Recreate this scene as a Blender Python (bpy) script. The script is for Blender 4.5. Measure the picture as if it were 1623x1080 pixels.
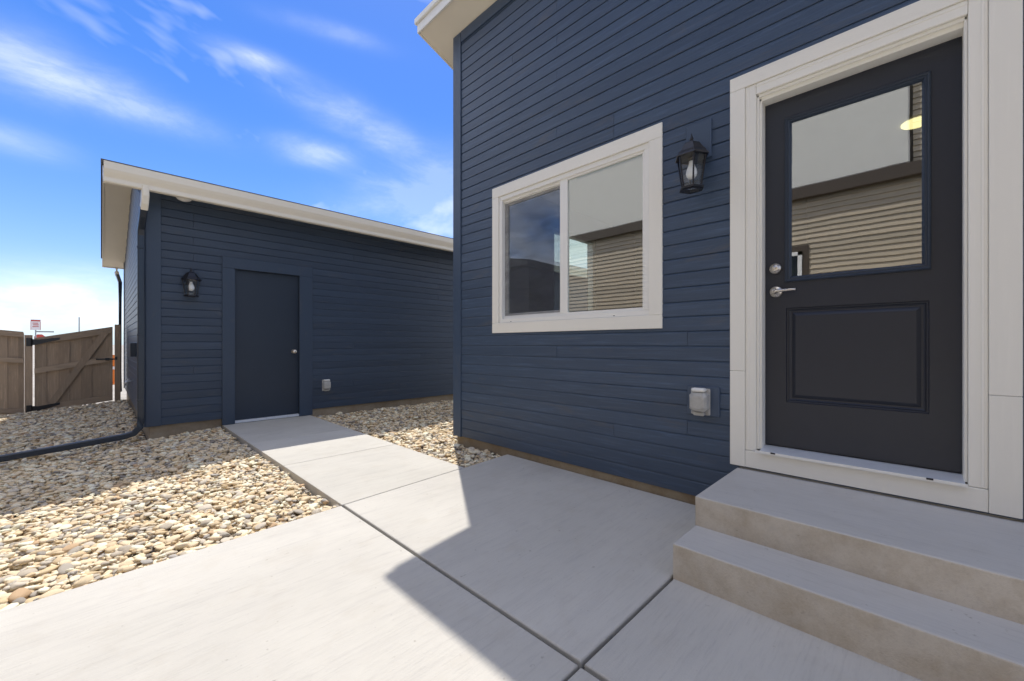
import bpy, bmesh, math, random
import numpy as np
from mathutils import Vector, Matrix, Euler
R = math.radians
rng = random.Random(7)
S = bpy.context.scene
COL = S.collection
for o in list(bpy.data.objects): bpy.data.objects.remove(o)

# ------------------------------------------------------------------ camera, sky, sun, exposure
YAW = math.atan2(651.5, 647.5)
cd = bpy.data.cameras.new('camera'); cam = bpy.data.objects.new('camera', cd); COL.objects.link(cam)
cam.location = (0, 0, 1.05); cam.rotation_euler = (R(90), 0, -YAW)
cd.sensor_width = 36; cd.lens = 36 * 647.5 / 1623; cd.shift_y = 6 / 1623; cd.clip_start = .02; cd.clip_end = 3000
S.camera = cam
SUNV = Vector((.333, .484, 1.0)).normalized()
EL = math.asin(SUNV.z); AZ = math.atan2(SUNV.x, SUNV.y)
EXPO = 1.20
S.view_settings.view_transform = 'Standard'; S.view_settings.look = 'None'
S.view_settings.exposure = EXPO; S.view_settings.gamma = 1; S.view_settings.use_curve_mapping = False
sl = bpy.data.lights.new('sun', 'SUN'); sl.energy = 2.0; sl.angle = R(.5); sl.color = (1, .95, .86)
so = bpy.data.objects.new('sun', sl); COL.objects.link(so); so.location = SUNV * 60
so.rotation_euler = (-SUNV).to_track_quat('-Z', 'Y').to_euler()
W = bpy.data.worlds.new('World'); S.world = W; W.use_nodes = True
nt = W.node_tree; nt.nodes.clear()
class NB:
    """tiny node builder"""
    def __init__(s, t): s.t = t
    def n(s, typ, ins=None, **kw):
        nd = s.t.nodes.new(typ)
        for k, v in kw.items(): setattr(nd, k, v)
        for k, v in (ins or {}).items():
            if isinstance(v, bpy.types.NodeSocket): s.t.links.new(v, nd.inputs[k])
            else: nd.inputs[k].default_value = v
        return nd
    def m(s, op, a, b=0.0, c=0.0, clamp=False):
        return s.n('ShaderNodeMath', {0: a, 1: b, 2: c}, operation=op, use_clamp=clamp).outputs[0]
    def dot(s, a, v): return s.n('ShaderNodeVectorMath', {0: a, 1: v}, operation='DOT_PRODUCT').outputs['Value']
    def mix(s, f, a, b, blend='MIX'):
        nd = s.n('ShaderNodeMix', data_type='RGBA', blend_type=blend)
        for i, v in ((0, f), (6, a), (7, b)):
            if isinstance(v, bpy.types.NodeSocket): s.t.links.new(v, nd.inputs[i])
            else: nd.inputs[i].default_value = v
        return nd.outputs[2]
    def noise(s, vec, scale, detail=3, rough=.5, dist=0):
        return s.n('ShaderNodeTexNoise', {'Vector': vec, 'Scale': scale, 'Detail': detail, 'Roughness': rough, 'Distortion': dist}).outputs[0]
    def ramp(s, f, stops, interp='LINEAR'):
        nd = s.n('ShaderNodeValToRGB', {0: f}); cr = nd.color_ramp; cr.interpolation = interp
        while len(cr.elements) < len(stops): cr.elements.new(.5)
        for e, (p, c) in zip(cr.elements, stops): e.position = p; e.color = c if len(c) == 4 else (*c, 1)
        return nd.outputs[0]
w = NB(nt)
sky = w.n('ShaderNodeTexSky', sky_type='NISHITA', sun_disc=False, sun_elevation=EL, sun_rotation=AZ, altitude=1900, air_density=1.0, dust_density=.35, ozone_density=1.6)
dirv = w.n('ShaderNodeTexCoord').outputs['Generated']
gam = w.n('ShaderNodeGamma', {0: sky.outputs[0], 1: .65})
hsv = w.n('ShaderNodeHueSaturation', {'Saturation': 1.72, 'Value': 1.07, 'Hue': .520, 'Color': gam.outputs[0]})
# thin wisps of cloud: soft patches broken up by stretched noise, in the part of the sky in view
sep = w.n('ShaderNodeSeparateXYZ', {0: dirv})
scl0 = w.n('ShaderNodeMapping', {'Vector': dirv, 'Rotation': (0, R(12), R(45)), 'Scale': (1.0, 1.0, 2.6)}).outputs[0]
n1 = w.noise(scl0, 4.6, 9, .64, .35)
cmap = w.n('ShaderNodeMapping', {'Vector': dirv, 'Location': (30.18, 21.07, 5.19), 'Rotation': (0, 0, R(314)), 'Scale': (1, 1, 1.9)}).outputs[0]
n2 = w.noise(cmap, 1.5, 6, .56, .3)
cov = w.m('MULTIPLY', w.m('MULTIPLY', w.m('SUBTRACT', n2, .43), 6.0, clamp=True), .9)      # broken cloud added mostly outside the view, a neutral fill for the shade
def pixdir(x, y):
    u = (x - 811.5) / 647.5; v = (546 - y) / 647.5; s, c = math.sin(YAW), math.cos(YAW)
    return Vector((s + u * c, c - u * s, v)).normalized()
def patch(x, y, sx, sy, amp, tilt=0):
    """one cloud of the photograph: a soft ellipse on the sky dome"""
    global cov
    d = pixdir(x, y); r = Vector((d.y, -d.x, 0)).normalized(); t = r.cross(d)
    r2 = r * math.cos(tilt) + t * math.sin(tilt); t2 = t * math.cos(tilt) - r * math.sin(tilt)
    k = d.dot(pixdir(811.5, 546)) / 647.5
    a = w.m('DIVIDE', w.dot(dirv, tuple(r2)), sx * k); b = w.m('DIVIDE', w.dot(dirv, tuple(t2)), sy * k)
    q = w.m('ADD', w.m('MULTIPLY', a, a), w.m('MULTIPLY', b, b))
    q = w.m('SUBTRACT', q, w.m('MULTIPLY', w.m('SUBTRACT', n1, .5), 5.0))
    front = w.m('GREATER_THAN', w.dot(dirv, tuple(d)), 0.0)
    g = w.m('MULTIPLY', w.m('POWER', 2.718, w.m('MULTIPLY', q, -1.0)), amp)
    cov = w.m('ADD', cov, w.m('MULTIPLY', w.m('MINIMUM', g, amp * 1.1), front))
patch(150, 140, 120, 26, .20, -.1); patch(30, 95, 90, 45, .14); patch(20, 222, 55, 20, .16)
patch(405, 95, 48, 13, .28); patch(560, 188, 75, 22, .26, -.25); patch(500, 243, 48, 17, .24)
patch(520, 48, 70, 12, .10); patch(680, 310, 160, 45, .15, .3); patch(60, 465, 105, 36, .30); patch(150, 478, 75, 34, .26); patch(300, 520, 400, 24, .14)
haze = w.m('POWER', w.m('SUBTRACT', 1.0, w.m('MAXIMUM', sep.outputs[2], 0.0)), 9.0)
hz = w.mix(w.m('MULTIPLY', haze, .75), hsv.outputs[0], (1.5, 2.05, 2.85, 1))
skyc = w.mix(w.m('MINIMUM', cov, .95), hz, (4.6, 4.65, 4.8, 1))
bg = w.n('ShaderNodeBackground', {'Color': skyc, 'Strength': .15})
w.n('ShaderNodeOutputWorld', {0: bg.outputs[0]})

# ------------------------------------------------------------------ materials
def new_mat(name):
    m = bpy.data.materials.new(name); m.use_nodes = True; m.node_tree.nodes.clear()
    return m, NB(m.node_tree)
def finish(b, col, rough=.6, bump=None, bstr=.3, bdist=.01, metal=0.0, spec=.5, **extra):
    p = b.n('ShaderNodeBsdfPrincipled')
    def put(k, v):
        if isinstance(v, bpy.types.NodeSocket): b.t.links.new(v, p.inputs[k])
        else: p.inputs[k].default_value = (*v, 1) if isinstance(v, tuple) and len(v) == 3 else v
    put('Base Color', col); put('Roughness', rough); put('Metallic', metal); put('Specular IOR Level', spec)
    for k, v in extra.items(): put(k.replace('_', ' '), v)
    if bump is not None:
        bp = b.n('ShaderNodeBump', {'Height': bump, 'Strength': bstr, 'Distance': bdist}); b.t.links.new(bp.outputs[0], p.inputs['Normal'])
    b.n('ShaderNodeOutputMaterial', {0: p.outputs[0]})
def ocoord(b, rnd=True):
    c = b.n('ShaderNodeTexCoord').outputs['Object']
    if rnd:
        r = b.n('ShaderNodeObjectInfo').outputs['Random']
        off = b.n('ShaderNodeCombineXYZ', {0: b.m('MULTIPLY', r, 37.0), 1: b.m('MULTIPLY', r, 71.0), 2: b.m('MULTIPLY', r, 13.0)}).outputs[0]
        c = b.n('ShaderNodeVectorMath', {0: c, 1: off}, operation='ADD').outputs[0]
    return c
def scl(b, v, s): return b.n('ShaderNodeVectorMath', {0: v, 1: s}, operation='MULTIPLY').outputs[0]
def mulcol(c, k): return tuple(min(1, x * k) for x in c) + (1,)
def wood_paint(name, col, axis, rough=.42, bstr=.9, wear=.12, tone=.10, dusty=1.8):
    """painted board with embossed grain along the given axis"""
    m, b = new_mat(name); v = ocoord(b)
    st = {'x': (1.6, 26, 42), 'y': (26, 1.6, 42), 'z': (26, 26, 1.6)}[axis]
    sv = scl(b, v, st)
    g = b.noise(sv, 1.6, 5, .62, .5); g2 = b.noise(scl(b, v, tuple(x * 3.3 for x in st)), 1.4, 3, .6)
    h = b.m('ADD', b.m('MULTIPLY', g, .7), b.m('MULTIPLY', g2, .3))
    big = b.noise(scl(b, v, tuple(max(.6, x * .05) for x in st)), 1.0, 3, .6)
    r = b.n('ShaderNodeObjectInfo').outputs['Random']
    c = b.mix(b.m('MULTIPLY', b.m('SUBTRACT', g, .52), 3.0, clamp=True), (*col, 1), mulcol(col, 1 + wear * 2.2))
    c = b.mix(b.m('MULTIPLY', b.m('SUBTRACT', big, .4), 1.6, clamp=True), c, b.mix(1.0, c, (1 - tone * 1.4, 1 - tone * 1.2, 1 - tone, 1), 'MULTIPLY'))
    c = b.mix(1.0, c, b.ramp(r, [(0, (1 - tone,) * 3), (1, (1.0,) * 3)]), 'MULTIPLY')
    dust = b.noise(scl(b, v, tuple(max(1.2, x * .16) for x in st)), 1.3, 4, .7, 1.0)
    c = b.mix(b.m('MULTIPLY', b.m('SUBTRACT', dust, .585), dusty, clamp=True), c, (.13, .115, .095, 1))
    finish(b, c, b.m('ADD', rough - .1, b.m('MULTIPLY', g2, .22)), h, bstr, .004)
    return m
def plain(name, col, rough=.5, metal=0.0, nscale=18, nbump=.08, tone=.08, **kw):
    m, b = new_mat(name); v = ocoord(b)
    n = b.noise(v, nscale, 4, .6); n2 = b.noise(v, nscale * .12 + .4, 3, .6)
    c = b.mix(n2, mulcol(col, 1 - tone), mulcol(col, 1 + tone * .5))
    finish(b, c, b.m('ADD', rough - .05, b.m('MULTIPLY', n, .1)), n, nbump, .002, metal, **kw)
    return m
def concrete(name, col, streak=(5, 60, 60), rough=.85, blotch=.14, warm=(.90, .875, .84), bs=.35, stain=0.0):
    m, b = new_mat(name); v = ocoord(b)
    big = b.noise(v, .9, 4, .6, .4); mid = b.noise(v, 5.5, 5, .65, .3); fine = b.noise(v, 160, 2, .6)
    br = b.noise(scl(b, v, streak), 3.0, 4, .7, .3)
    br2 = b.noise(scl(b, v, tuple(s * .3 for s in streak)), 2.0, 3, .6, .4)
    spots = b.noise(v, 34, 2, .5)
    c = b.mix(b.m('MULTIPLY', b.m('SUBTRACT', big, .3), 2.2, clamp=True), mulcol(col, 1 - blotch), mulcol(col, 1 + blotch * .4))
    c = b.mix(b.m('MULTIPLY', b.m('SUBTRACT', mid, .52), 2.4, clamp=True), c, b.mix(1.0, c, (*warm, 1), 'MULTIPLY'))
    c = b.mix(b.m('MULTIPLY', b.m('SUBTRACT', br2, .5), 1.5, clamp=True), c, b.mix(1.0, c, (.82, .82, .84, 1), 'MULTIPLY'))
    c = b.mix(b.m('MULTIPLY', b.m('SUBTRACT', br, .50), 1.9, clamp=True), c, b.mix(1.0, c, (.76, .76, .78, 1), 'MULTIPLY'))
    c = b.mix(b.m('MULTIPLY', b.m('SUBTRACT', spots, .71), 9.0, clamp=True), c, b.mix(1.0, c, (.62, .6, .58, 1), 'MULTIPLY'))
    if stain:
        s1 = b.noise(v, 7.0, 7, .72, .15)
        c = b.mix(b.m('MULTIPLY', b.m('SUBTRACT', s1, .42), 4.0 * stain, clamp=True), c, b.mix(1.0, c, (.78, .73, .66, 1), 'MULTIPLY'))
    h = b.m('ADD', b.m('MULTIPLY', br, .7), b.m('MULTIPLY', fine, .3))
    finish(b, c, rough, h, bs, .003, spec=.3)
    return m
BLUE = (.054, .085, .142); BLUE_SHADED = tuple(c * .70 for c in BLUE)  # second blue is the same paint with the garage's shade mixed in
M = {}
M['siding_y'] = wood_paint('blue_lap_siding', BLUE, 'y', wear=.34, tone=.16, dusty=2.4)
M['siding_x'] = wood_paint('blue_lap_siding_shaded', BLUE_SHADED, 'x', wear=.25, tone=.18, dusty=1.6)
M['blue_z'] = wood_paint('blue_trim_upright', BLUE, 'z', bstr=.25, wear=.05)
M['blue_shaded_z'] = wood_paint('blue_trim_upright_shaded', BLUE_SHADED, 'z', bstr=.25, wear=.05)
M['blue_y'] = wood_paint('blue_trim_level', BLUE, 'y', bstr=.25, wear=.05)
M['trim_z'] = wood_paint('cream_trim_upright', (.90, .875, .80), 'z', .5, .22, .02, .05, 0.0)
M['trim_y'] = wood_paint('cream_trim_level', (.90, .875, .80), 'y', .5, .22, .02, .05, 0.0)
M['trim_x'] = wood_paint('cream_trim_across', (.78, .74, .64), 'x', .5, .12, .02, .04, 0.0)
M['soffit'] = plain('cream_soffit', (.84, .78, .66), .6, nscale=9, nbump=.05)
M['vinyl'] = plain('white_vinyl', (.86, .85, .81), .35, nscale=30, nbump=.02, tone=.03)
M['gutter'] = plain('cream_gutter', (.84, .79, .68), .38, nscale=6, nbump=.03, tone=.05)
M['door'] = plain('navy_black_door', (.022, .026, .039), .38, nscale=60, nbump=.05, tone=.1)
M['gdoor'] = plain('navy_steel_door', (.022, .034, .056), .42, nscale=40, nbump=.03)
M['nickel'] = plain('brushed_nickel', (.72, .66, .58), .28, 1.0, nscale=80, nbump=.02)
M['alu'] = plain('brushed_aluminium', (.72, .75, .80), .45, .35, nscale=60, nbump=.05)
M['black'] = plain('black_metal', (.012, .012, .016), .32, nscale=60, nbump=.03)
M['pipe'] = plain('navy_downspout', (.020, .030, .048), .3, nscale=20, nbump=.03)
M['slab'] = concrete('broomed_concrete', (.565, .54, .495), (3, 34, 34), bs=.9)
M['slab2'] = concrete('broomed_concrete_walk', (.58, .555, .505), (3, 34, 34), bs=.9)
M['tread'] = concrete('step_concrete', (.57, .55, .52), (34, 3, 34), blotch=.1, bs=.6)
M['riser'] = concrete('step_riser_warm_bounce', (.66, .60, .515), (34, 34, 34), blotch=.20, warm=(.86, .81, .74), bs=1.0, stain=.8)  # warm bounced light is in this base colour; blotches are the concrete's own
M['found'] = concrete('foundation_concrete', (.42, .35, .26), (30, 30, 30), blotch=.3, warm=(.75, .6, .42), bs=.7, stain=.8)
M['joint'] = plain('joint_filler', (.10, .095, .09), .9)
M['soil'] = plain('gravel_base', (.11, .092, .07), .95, nscale=40, nbump=.6)
M['earth'] = concrete('outer_ground', (.44, .40, .34), (6, 6, 6), blotch=.25)
M['shingle'] = plain('grey_shingles', (.10, .095, .095), .9, nscale=90, nbump=.8, tone=.4)
M['interior'] = plain('interior_paint', (.62, .60, .55), .8, nscale=10, nbump=.02)
M['floor_in'] = plain('interior_floor', (.28, .20, .13), .5)
M['fence'] = wood_paint('brown_cedar', (.52, .395, .28), 'z', .75, .8, .25, .3)
M['fence_x'] = wood_paint('brown_cedar_rail', (.55, .42, .30), 'x', .75, .8, .25, .25)
M['n_siding'] = wood_paint('taupe_lap_siding', (.52, .43, .31), 'y', .55, .6, .15, .25, .6)
M['stucco'] = plain('pale_stucco', (.70, .68, .62), .9, nscale=45, nbump=.12, tone=.08)
M['n_brown'] = plain('dark_brown_trim', (.07, .05, .035), .6)
M['n_garage'] = wood_paint('dark_brown_siding', (.06, .047, .036), 'y', .6, .5)
M['orange'] = plain('orange_plastic', (.75, .20, .03), .45)
M['sign_w'] = plain('sign_white', (.75, .72, .72), .4, tone=.02); M['sign_r'] = plain('sign_red', (.50, .07, .05), .4)
M['steel'] = plain('galvanised_steel', (.32, .33, .34), .45, .7)
M['socket'] = plain('grey_socket', (.42, .41, .39), .5)
def mat_glass(name, tint, refl, wav=.004):
    m, b = new_mat(name); v = ocoord(b)
    n = b.noise(v, 2.2, 2, .5, .2)
    bp = b.n('ShaderNodeBump', {'Height': n, 'Strength': .08, 'Distance': wav})
    lw = b.n('ShaderNodeFresnel', {'IOR': 1.5, 'Normal': bp.outputs[0]}).outputs[0]
    back = b.n('ShaderNodeNewGeometry').outputs['Backfacing']
    f = b.m('MULTIPLY', b.m('ADD', lw, refl, clamp=True), b.m('SUBTRACT', 1.0, back))   # the coated outer face reflects
    tr = b.n('ShaderNodeBsdfTransparent', {'Color': (*tint, 1)}); gl = b.n('ShaderNodeBsdfGlossy', {'Color': (.95, .96, .94, 1), 'Roughness': 0.0, 'Normal': bp.outputs[0]})
    mx = b.n('ShaderNodeMixShader', {0: f, 1: tr.outputs[0], 2: gl.outputs[0]})
    b.n('ShaderNodeOutputMaterial', {0: mx.outputs[0]}); return m
M['glass'] = mat_glass('coated_window_glass', (.78, .87, .83), .40)
M['lampglass'] = mat_glass('clear_lamp_glass', (.97, .98, .98), .02, .001)
def mat_screen():
    m, b = new_mat('insect_screen_mesh')
    d = b.n('ShaderNodeBsdfDiffuse', {'Color': (.10, .11, .14, 1)}); t = b.n('ShaderNodeBsdfTransparent', {'Color': (1, 1, 1, 1)})
    v = ocoord(b, False); wv = b.noise(scl(b, v, (1, 3, 9)), 1.2, 2, .5, .6)
    mx = b.n('ShaderNodeMixShader', {0: b.m('ADD', .14, b.m('MULTIPLY', wv, .30)), 1: t.outputs[0], 2: d.outputs[0]}); b.n('ShaderNodeOutputMaterial', {0: mx.outputs[0]}); return m
M['screen'] = mat_screen()
def mat_emit(name, col, s):
    m, b = new_mat(name); e = b.n('ShaderNodeEmission', {'Color': (*col, 1), 'Strength': s}); b.n('ShaderNodeOutputMaterial', {0: e.outputs[0]}); return m
M['ceil_light'] = mat_emit('warm_ceiling_light', (1, .74, .36), 1.25)
m, b = new_mat('frosted_bulb'); finish(b, (.95, .95, .96), .3, Transmission_Weight=0.0, Subsurface_Weight=.0); M['bulb'] = m
m, b = new_mat('clear_plastic_cover'); v = ocoord(b); finish(b, b.mix(b.noise(v, 30, 3, .6), (.50, .49, .46, 1), (.80, .79, .76, 1)), .18, b.noise(v, 50, 2), .2, .003, Transmission_Weight=.35); M['cover'] = m
# river stones: the colour of each stone comes from a random number of its own
m, b = new_mat('river_stone')
at = b.n('ShaderNodeAttribute', attribute_name='rnd', attribute_type='GEOMETRY').outputs['Fac']
r = b.m('FRACT', b.m('ADD', at, b.n('ShaderNodeObjectInfo').outputs['Random']))
STONES = [(0, (0.773, 0.628, 0.430)), (.13, (0.656, 0.516, 0.336)), (.22, (0.854, 0.753, 0.557)), (.36, (0.503, 0.438, 0.347)), (.43, (0.749, 0.607, 0.409)), (.53, (0.854, 0.809, 0.630)), (.64, (0.433, 0.387, 0.325)),
          (.69, (0.679, 0.528, 0.325)), (.78, (0.550, 0.382, 0.231)), (.81, (0.608, 0.539, 0.441)), (.89, (0.316, 0.281, 0.242)), (.92, (0.819, 0.696, 0.514)), (.98, (0.422, 0.393, 0.357))]
c = b.ramp(r, STONES, 'CONSTANT'); v = ocoord(b)
n = b.noise(v, 45, 4, .65, .4); c = b.mix(b.m('MULTIPLY', b.m('SUBTRACT', n, .45), 2.5, clamp=True), c, b.mix(1.0, c, (.84, .79, .72, 1), 'MULTIPLY'))
finish(b, c, .78, b.noise(v, 120, 3, .6), .4, .002, spec=.3); M['stone'] = m

# ------------------------------------------------------------------ builders
def tag(o, label, cat, group=None, kind=None):
    if label: o['label'] = label
    if cat: o['category'] = cat
    if group: o['group'] = group
    if kind: o['kind'] = kind
    return o
def thing(name, loc, label, cat, group=None, kind=None):
    o = bpy.data.objects.new(name, None); o.empty_display_size = .2; COL.objects.link(o); o.location = loc
    return tag(o, label, cat, group, kind)
def base(o):
    v = Vector()
    while o is not None: v += o.location; o = o.parent
    return v
def mk(name, bm, mat, parent=None, smooth=False, label=None, local=False):
    """one mesh object; bm is in world coordinates unless local"""
    if parent is not None and not local: bmesh.ops.translate(bm, verts=bm.verts, vec=-base(parent))
    me = bpy.data.meshes.new(name); bmesh.ops.recalc_face_normals(bm, faces=bm.faces); bm.to_mesh(me); bm.free()
    for mm in (mat if isinstance(mat, (list, tuple)) else [mat]): me.materials.append(mm)
    if smooth: me.shade_smooth()
    o = bpy.data.objects.new(name, me); COL.objects.link(o)
    if parent is not None: o.parent = parent
    if label: o['label'] = label
    return o
def BM(): return bmesh.new()
def box(bm, x0, x1, y0, y1, z0, z1, bev=0.0, seg=1):
    r = bmesh.ops.create_cube(bm, size=1)
    vs = r['verts']
    for v in vs: v.co = Vector(((x0 + x1) / 2 + v.co.x * (x1 - x0), (y0 + y1) / 2 + v.co.y * (y1 - y0), (z0 + z1) / 2 + v.co.z * (z1 - z0)))
    if bev:
        es = list({e for v in vs for e in v.link_edges})
        bmesh.ops.bevel(bm, geom=es, offset=bev, segments=seg, affect='EDGES', profile=.5)
def obox(name, x0, x1, y0, y1, z0, z1, mat, parent, bev=.002, seg=1, label=None):
    bm = BM(); box(bm, x0, x1, y0, y1, z0, z1, bev, seg); return mk(name, bm, mat, parent, label=label)
def prism(bm, pts, d):
    """polygon pts (3-D) extruded by vector d"""
    d = Vector(d); a = [bm.verts.new(p) for p in pts]; c = [bm.verts.new(Vector(p) + d) for p in pts]
    bm.faces.new(a); bm.faces.new(c[::-1]); n = len(pts)
    for i in range(n): bm.faces.new((a[i], a[(i + 1) % n], c[(i + 1) % n], c[i]))
def tube(bm, pts, rad, seg=10, rect=None, cap=True):
    """round (or rect=(w,h)) section swept along pts"""
    pts = [Vector(p) for p in pts]; rings = []
    for i, p in enumerate(pts):
        t = (pts[min(i + 1, len(pts) - 1)] - pts[max(i - 1, 0)]).normalized()
        a = t.cross(Vector((0, 0, 1))); a = Vector((1, 0, 0)) if a.length < .05 else a.normalized(); c = a.cross(t)
        if rect:
            ww, hh = rect[0] / 2, rect[1] / 2; q = min(ww, hh) * .3
            off = [(ww, -hh + q), (ww, hh - q), (ww - q, hh), (-ww + q, hh), (-ww, hh - q), (-ww, -hh + q), (-ww + q, -hh), (ww - q, -hh)]
        else:
            rr = rad[i] if isinstance(rad, (list, tuple)) else rad
            off = [(rr * math.cos(2 * math.pi * k / seg), rr * math.sin(2 * math.pi * k / seg)) for k in range(seg)]
        rings.append([bm.verts.new(p + a * u + c * v) for u, v in off])
    for r0, r1 in zip(rings, rings[1:]):
        for k in range(len(r0)): bm.faces.new((r0[k], r0[(k + 1) % len(r0)], r1[(k + 1) % len(r0)], r1[k]))
    if cap: bm.faces.new(rings[0][::-1]); bm.faces.new(rings[-1])
def lathe(bm, prof, seg=16, center=(0, 0, 0), axis='z', rot0=0.0, cap=True):
    """profile [(radius, height)] turned round an axis"""
    rings = []
    for r, h in prof:
        ring = []
        for k in range(seg):
            a = 2 * math.pi * k / seg + rot0; u, v = r * math.cos(a), r * math.sin(a)
            p = {'z': (u, v, h), '-x': (-h, u, v), '-y': (u, -h, v)}[axis]
            ring.append(bm.verts.new(Vector(p) + Vector(center)))
        rings.append(ring)
    for r0, r1 in zip(rings, rings[1:]):
        for k in range(seg): bm.faces.new((r0[k], r0[(k + 1) % seg], r1[(k + 1) % seg], r1[k]))
    if cap: bm.faces.new(rings[0][::-1]); bm.faces.new(rings[-1])
BOARDS = {}
def board(parent, axis, u0, u1, z0, z1, face, mat, c0=0.0, c1=1.0, h=.0978, t=.0142, name='siding_board', cuts=None, lap=False):
    """one lap siding board on a wall: axis 'y' faces -X, axis 'x' faces -Y; c0..c1 clips its height; cuts = slanted ends"""
    key = (axis, round(u1 - u0, 4), round(c0, 4), round(c1, 4), h, t, mat.name, cuts, lap)
    me = BOARDS.get(key)
    if me is None:
        top = h + .001; zb, zt = c0 * h, (top if c1 >= 1 else c1 * h)
        bv = min(.013, (zt - zb) * .4)                    # flat face, sloped upper edge, square drip edge
        prof = [(-.002, zb), (t - .0015, zb), (t, zb + .002), (t - .001, zt - bv), (t - .0085, zt), (-.002, zt)]
        if lap: prof = [(-.002, zb), (t - .002, zb), (t, zb + .002), (t * .6, zt * .5), (.002, zt), (-.002, zt)]
        bm = BM(); L = u1 - u0; ends = []
        for k, u in enumerate((0, L)):
            ring = []
            for n, z in prof:
                uu = u
                if cuts: uu = u + cuts[k] * z
                ring.append(bm.verts.new((-n, uu, z) if axis == 'y' else (uu, -n, z)))
            ends.append(ring)
        for i in range(6): bm.faces.new((ends[0][i], ends[0][(i + 1) % 6], ends[1][(i + 1) % 6], ends[1][i]))
        bm.faces.new(ends[0][::-1]); bm.faces.new(ends[1])
        me = bpy.data.meshes.new(name); bmesh.ops.recalc_face_normals(bm, faces=bm.faces); bm.to_mesh(me); bm.free(); me.materials.append(mat)
        BOARDS[key] = me
    o = bpy.data.objects.new(name, me); COL.objects.link(o); o.parent = parent
    w0 = Vector((face, u0, z0)) if axis == 'y' else Vector((u0, face, z0))
    o.location = w0 - base(parent)
    return o
def wall_boards(parent, axis, face, ua, ub, z0, ztop, mat, holes=(), seed=1, pitch=.0978, seam=3.66, name='siding_board'):
    rr = random.Random(seed); i = 0; z = z0
    while z < ztop - .01:
        c1 = min(1.0, (ztop - z) / pitch)
        # pieces of (u0,u1,clip0,clip1) left after the openings are taken out
        segs = [(ua, ub, 0.0, c1)]
        for (h0, h1, k0, k1) in holes:
            out = []
            for (s0, s1, a, c) in segs:
                if z + c * pitch <= k0 or z + a * pitch >= k1 or s1 <= h0 or s0 >= h1: out.append((s0, s1, a, c)); continue
                if s0 < h0: out.append((s0, h0, a, c))
                if s1 > h1: out.append((h1, s1, a, c))
                m0, m1 = max(s0, h0), min(s1, h1)
                if z + a * pitch < k0 - .004: out.append((m0, m1, a, (k0 - z) / pitch))
                if z + c * pitch > k1 + .004: out.append((m0, m1, (k1 - z) / pitch, c))
            segs = out
        off = rr.choice([0, .41, .81, 1.22, 1.63, 2.03, 2.44, 2.84]) * seam / 3.66
        for (s0, s1, a, c) in segs:
            x = math.floor((s0 - off) / seam) * seam + off; cuts = [s0]
            while x < s1 - .25:
                if x > s0 + .25: cuts.append(x)
                x += seam
            cuts.append(s1)
            for q, (p0, p1) in enumerate(zip(cuts, cuts[1:])):
                e0 = .0012 if q else 0; e1 = .0012 if q < len(cuts) - 2 else 0
                board(parent, axis, p0 + e0, p1 - e1, z, 0, face, mat, a, c, pitch, name=name)
        z += pitch; i += 1

# ------------------------------------------------------------------ ground, patio and walk
def gz(x, y):
    """height of the gravel: level with the paving, falling away to the left towards the fence"""
    s = min(1, max(0, (y - 2.5) / 1.6)); s = s * s * (3 - 2 * s)
    return -.028 - .082 * max(0, 1.0 - x) * s
bm = BM(); bmesh.ops.create_grid(bm, x_segments=2, y_segments=2, size=1500)
bmesh.ops.translate(bm, verts=bm.verts, vec=(0, 0, -.42)); tag(mk('ground', bm, M['earth']), None, None, kind='structure')

def edgeY(x): return 2.607 + .073 * (x - .31)      # far edge of the patio, slightly out of square
patio = tag(obox('patio', -3.99, 2.742, -7, 2.5, -.20, -.03, M['joint'], None, 0), None, None, kind='structure')
def slab(parent, pts, mat, top=0.0, bev=.007):
    bm = BM(); prism(bm, [(x, y, top - .11) for x, y in pts], (0, 0, .11))
    es = [e for e in bm.edges if all(abs(v.co.z - top) < 1e-5 for v in e.verts)]
    bmesh.ops.bevel(bm, geom=es, offset=bev, segments=3, affect='EDGES', profile=.5)
    return mk('slab', bm, mat, parent)
g = .009; jx = 1.112
slab(patio, [(-3.98, .785 + g * .6), (jx - g, .785 + g * .6), (jx - g, edgeY(jx)), (-3.98, edgeY(-3.98))], M['slab'])
slab(patio, [(-3.98, -2.2), (jx - g, -2.2), (jx - g, .785 - g * .6), (-3.98, .785 - g * .6)], M['slab'])
slab(patio, [(jx + g, .785 + g * .8), (2.74, .785 + g * .8), (2.74, edgeY(2.74)), (jx + g, edgeY(jx))], M['slab'])
slab(patio, [(jx + g, -2.2), (2.74, -2.2), (2.74, .785 - g * .8), (jx + g, .785 - g * .8)], M['slab'])
slab(patio, [(-3.98, -7), (2.74, -7), (2.74, -2.2 - g), (-3.98, -2.2 - g)], M['slab'])
walk = tag(obox('walkway', 1.14, 2.16, 2.5, 6.40, -.20, -.02, M['joint'], None, 0), None, None, kind='structure')
wl, wr = 1.112, 2.185
for y0, y1, first in ((edgeY(wl), 3.90, 1), (3.90, 5.03, 0), (5.03, 6.415, 0)):
    a0 = edgeY(wl) + .006 if first else y0 + .003; a1 = edgeY(wr) + .006 if first else y0 + .003
    slab(walk, [(wl, a0), (wr, a1), (wr, y1 - .003), (wl, y1 - .003)], M['slab2'], bev=.005)

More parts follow.
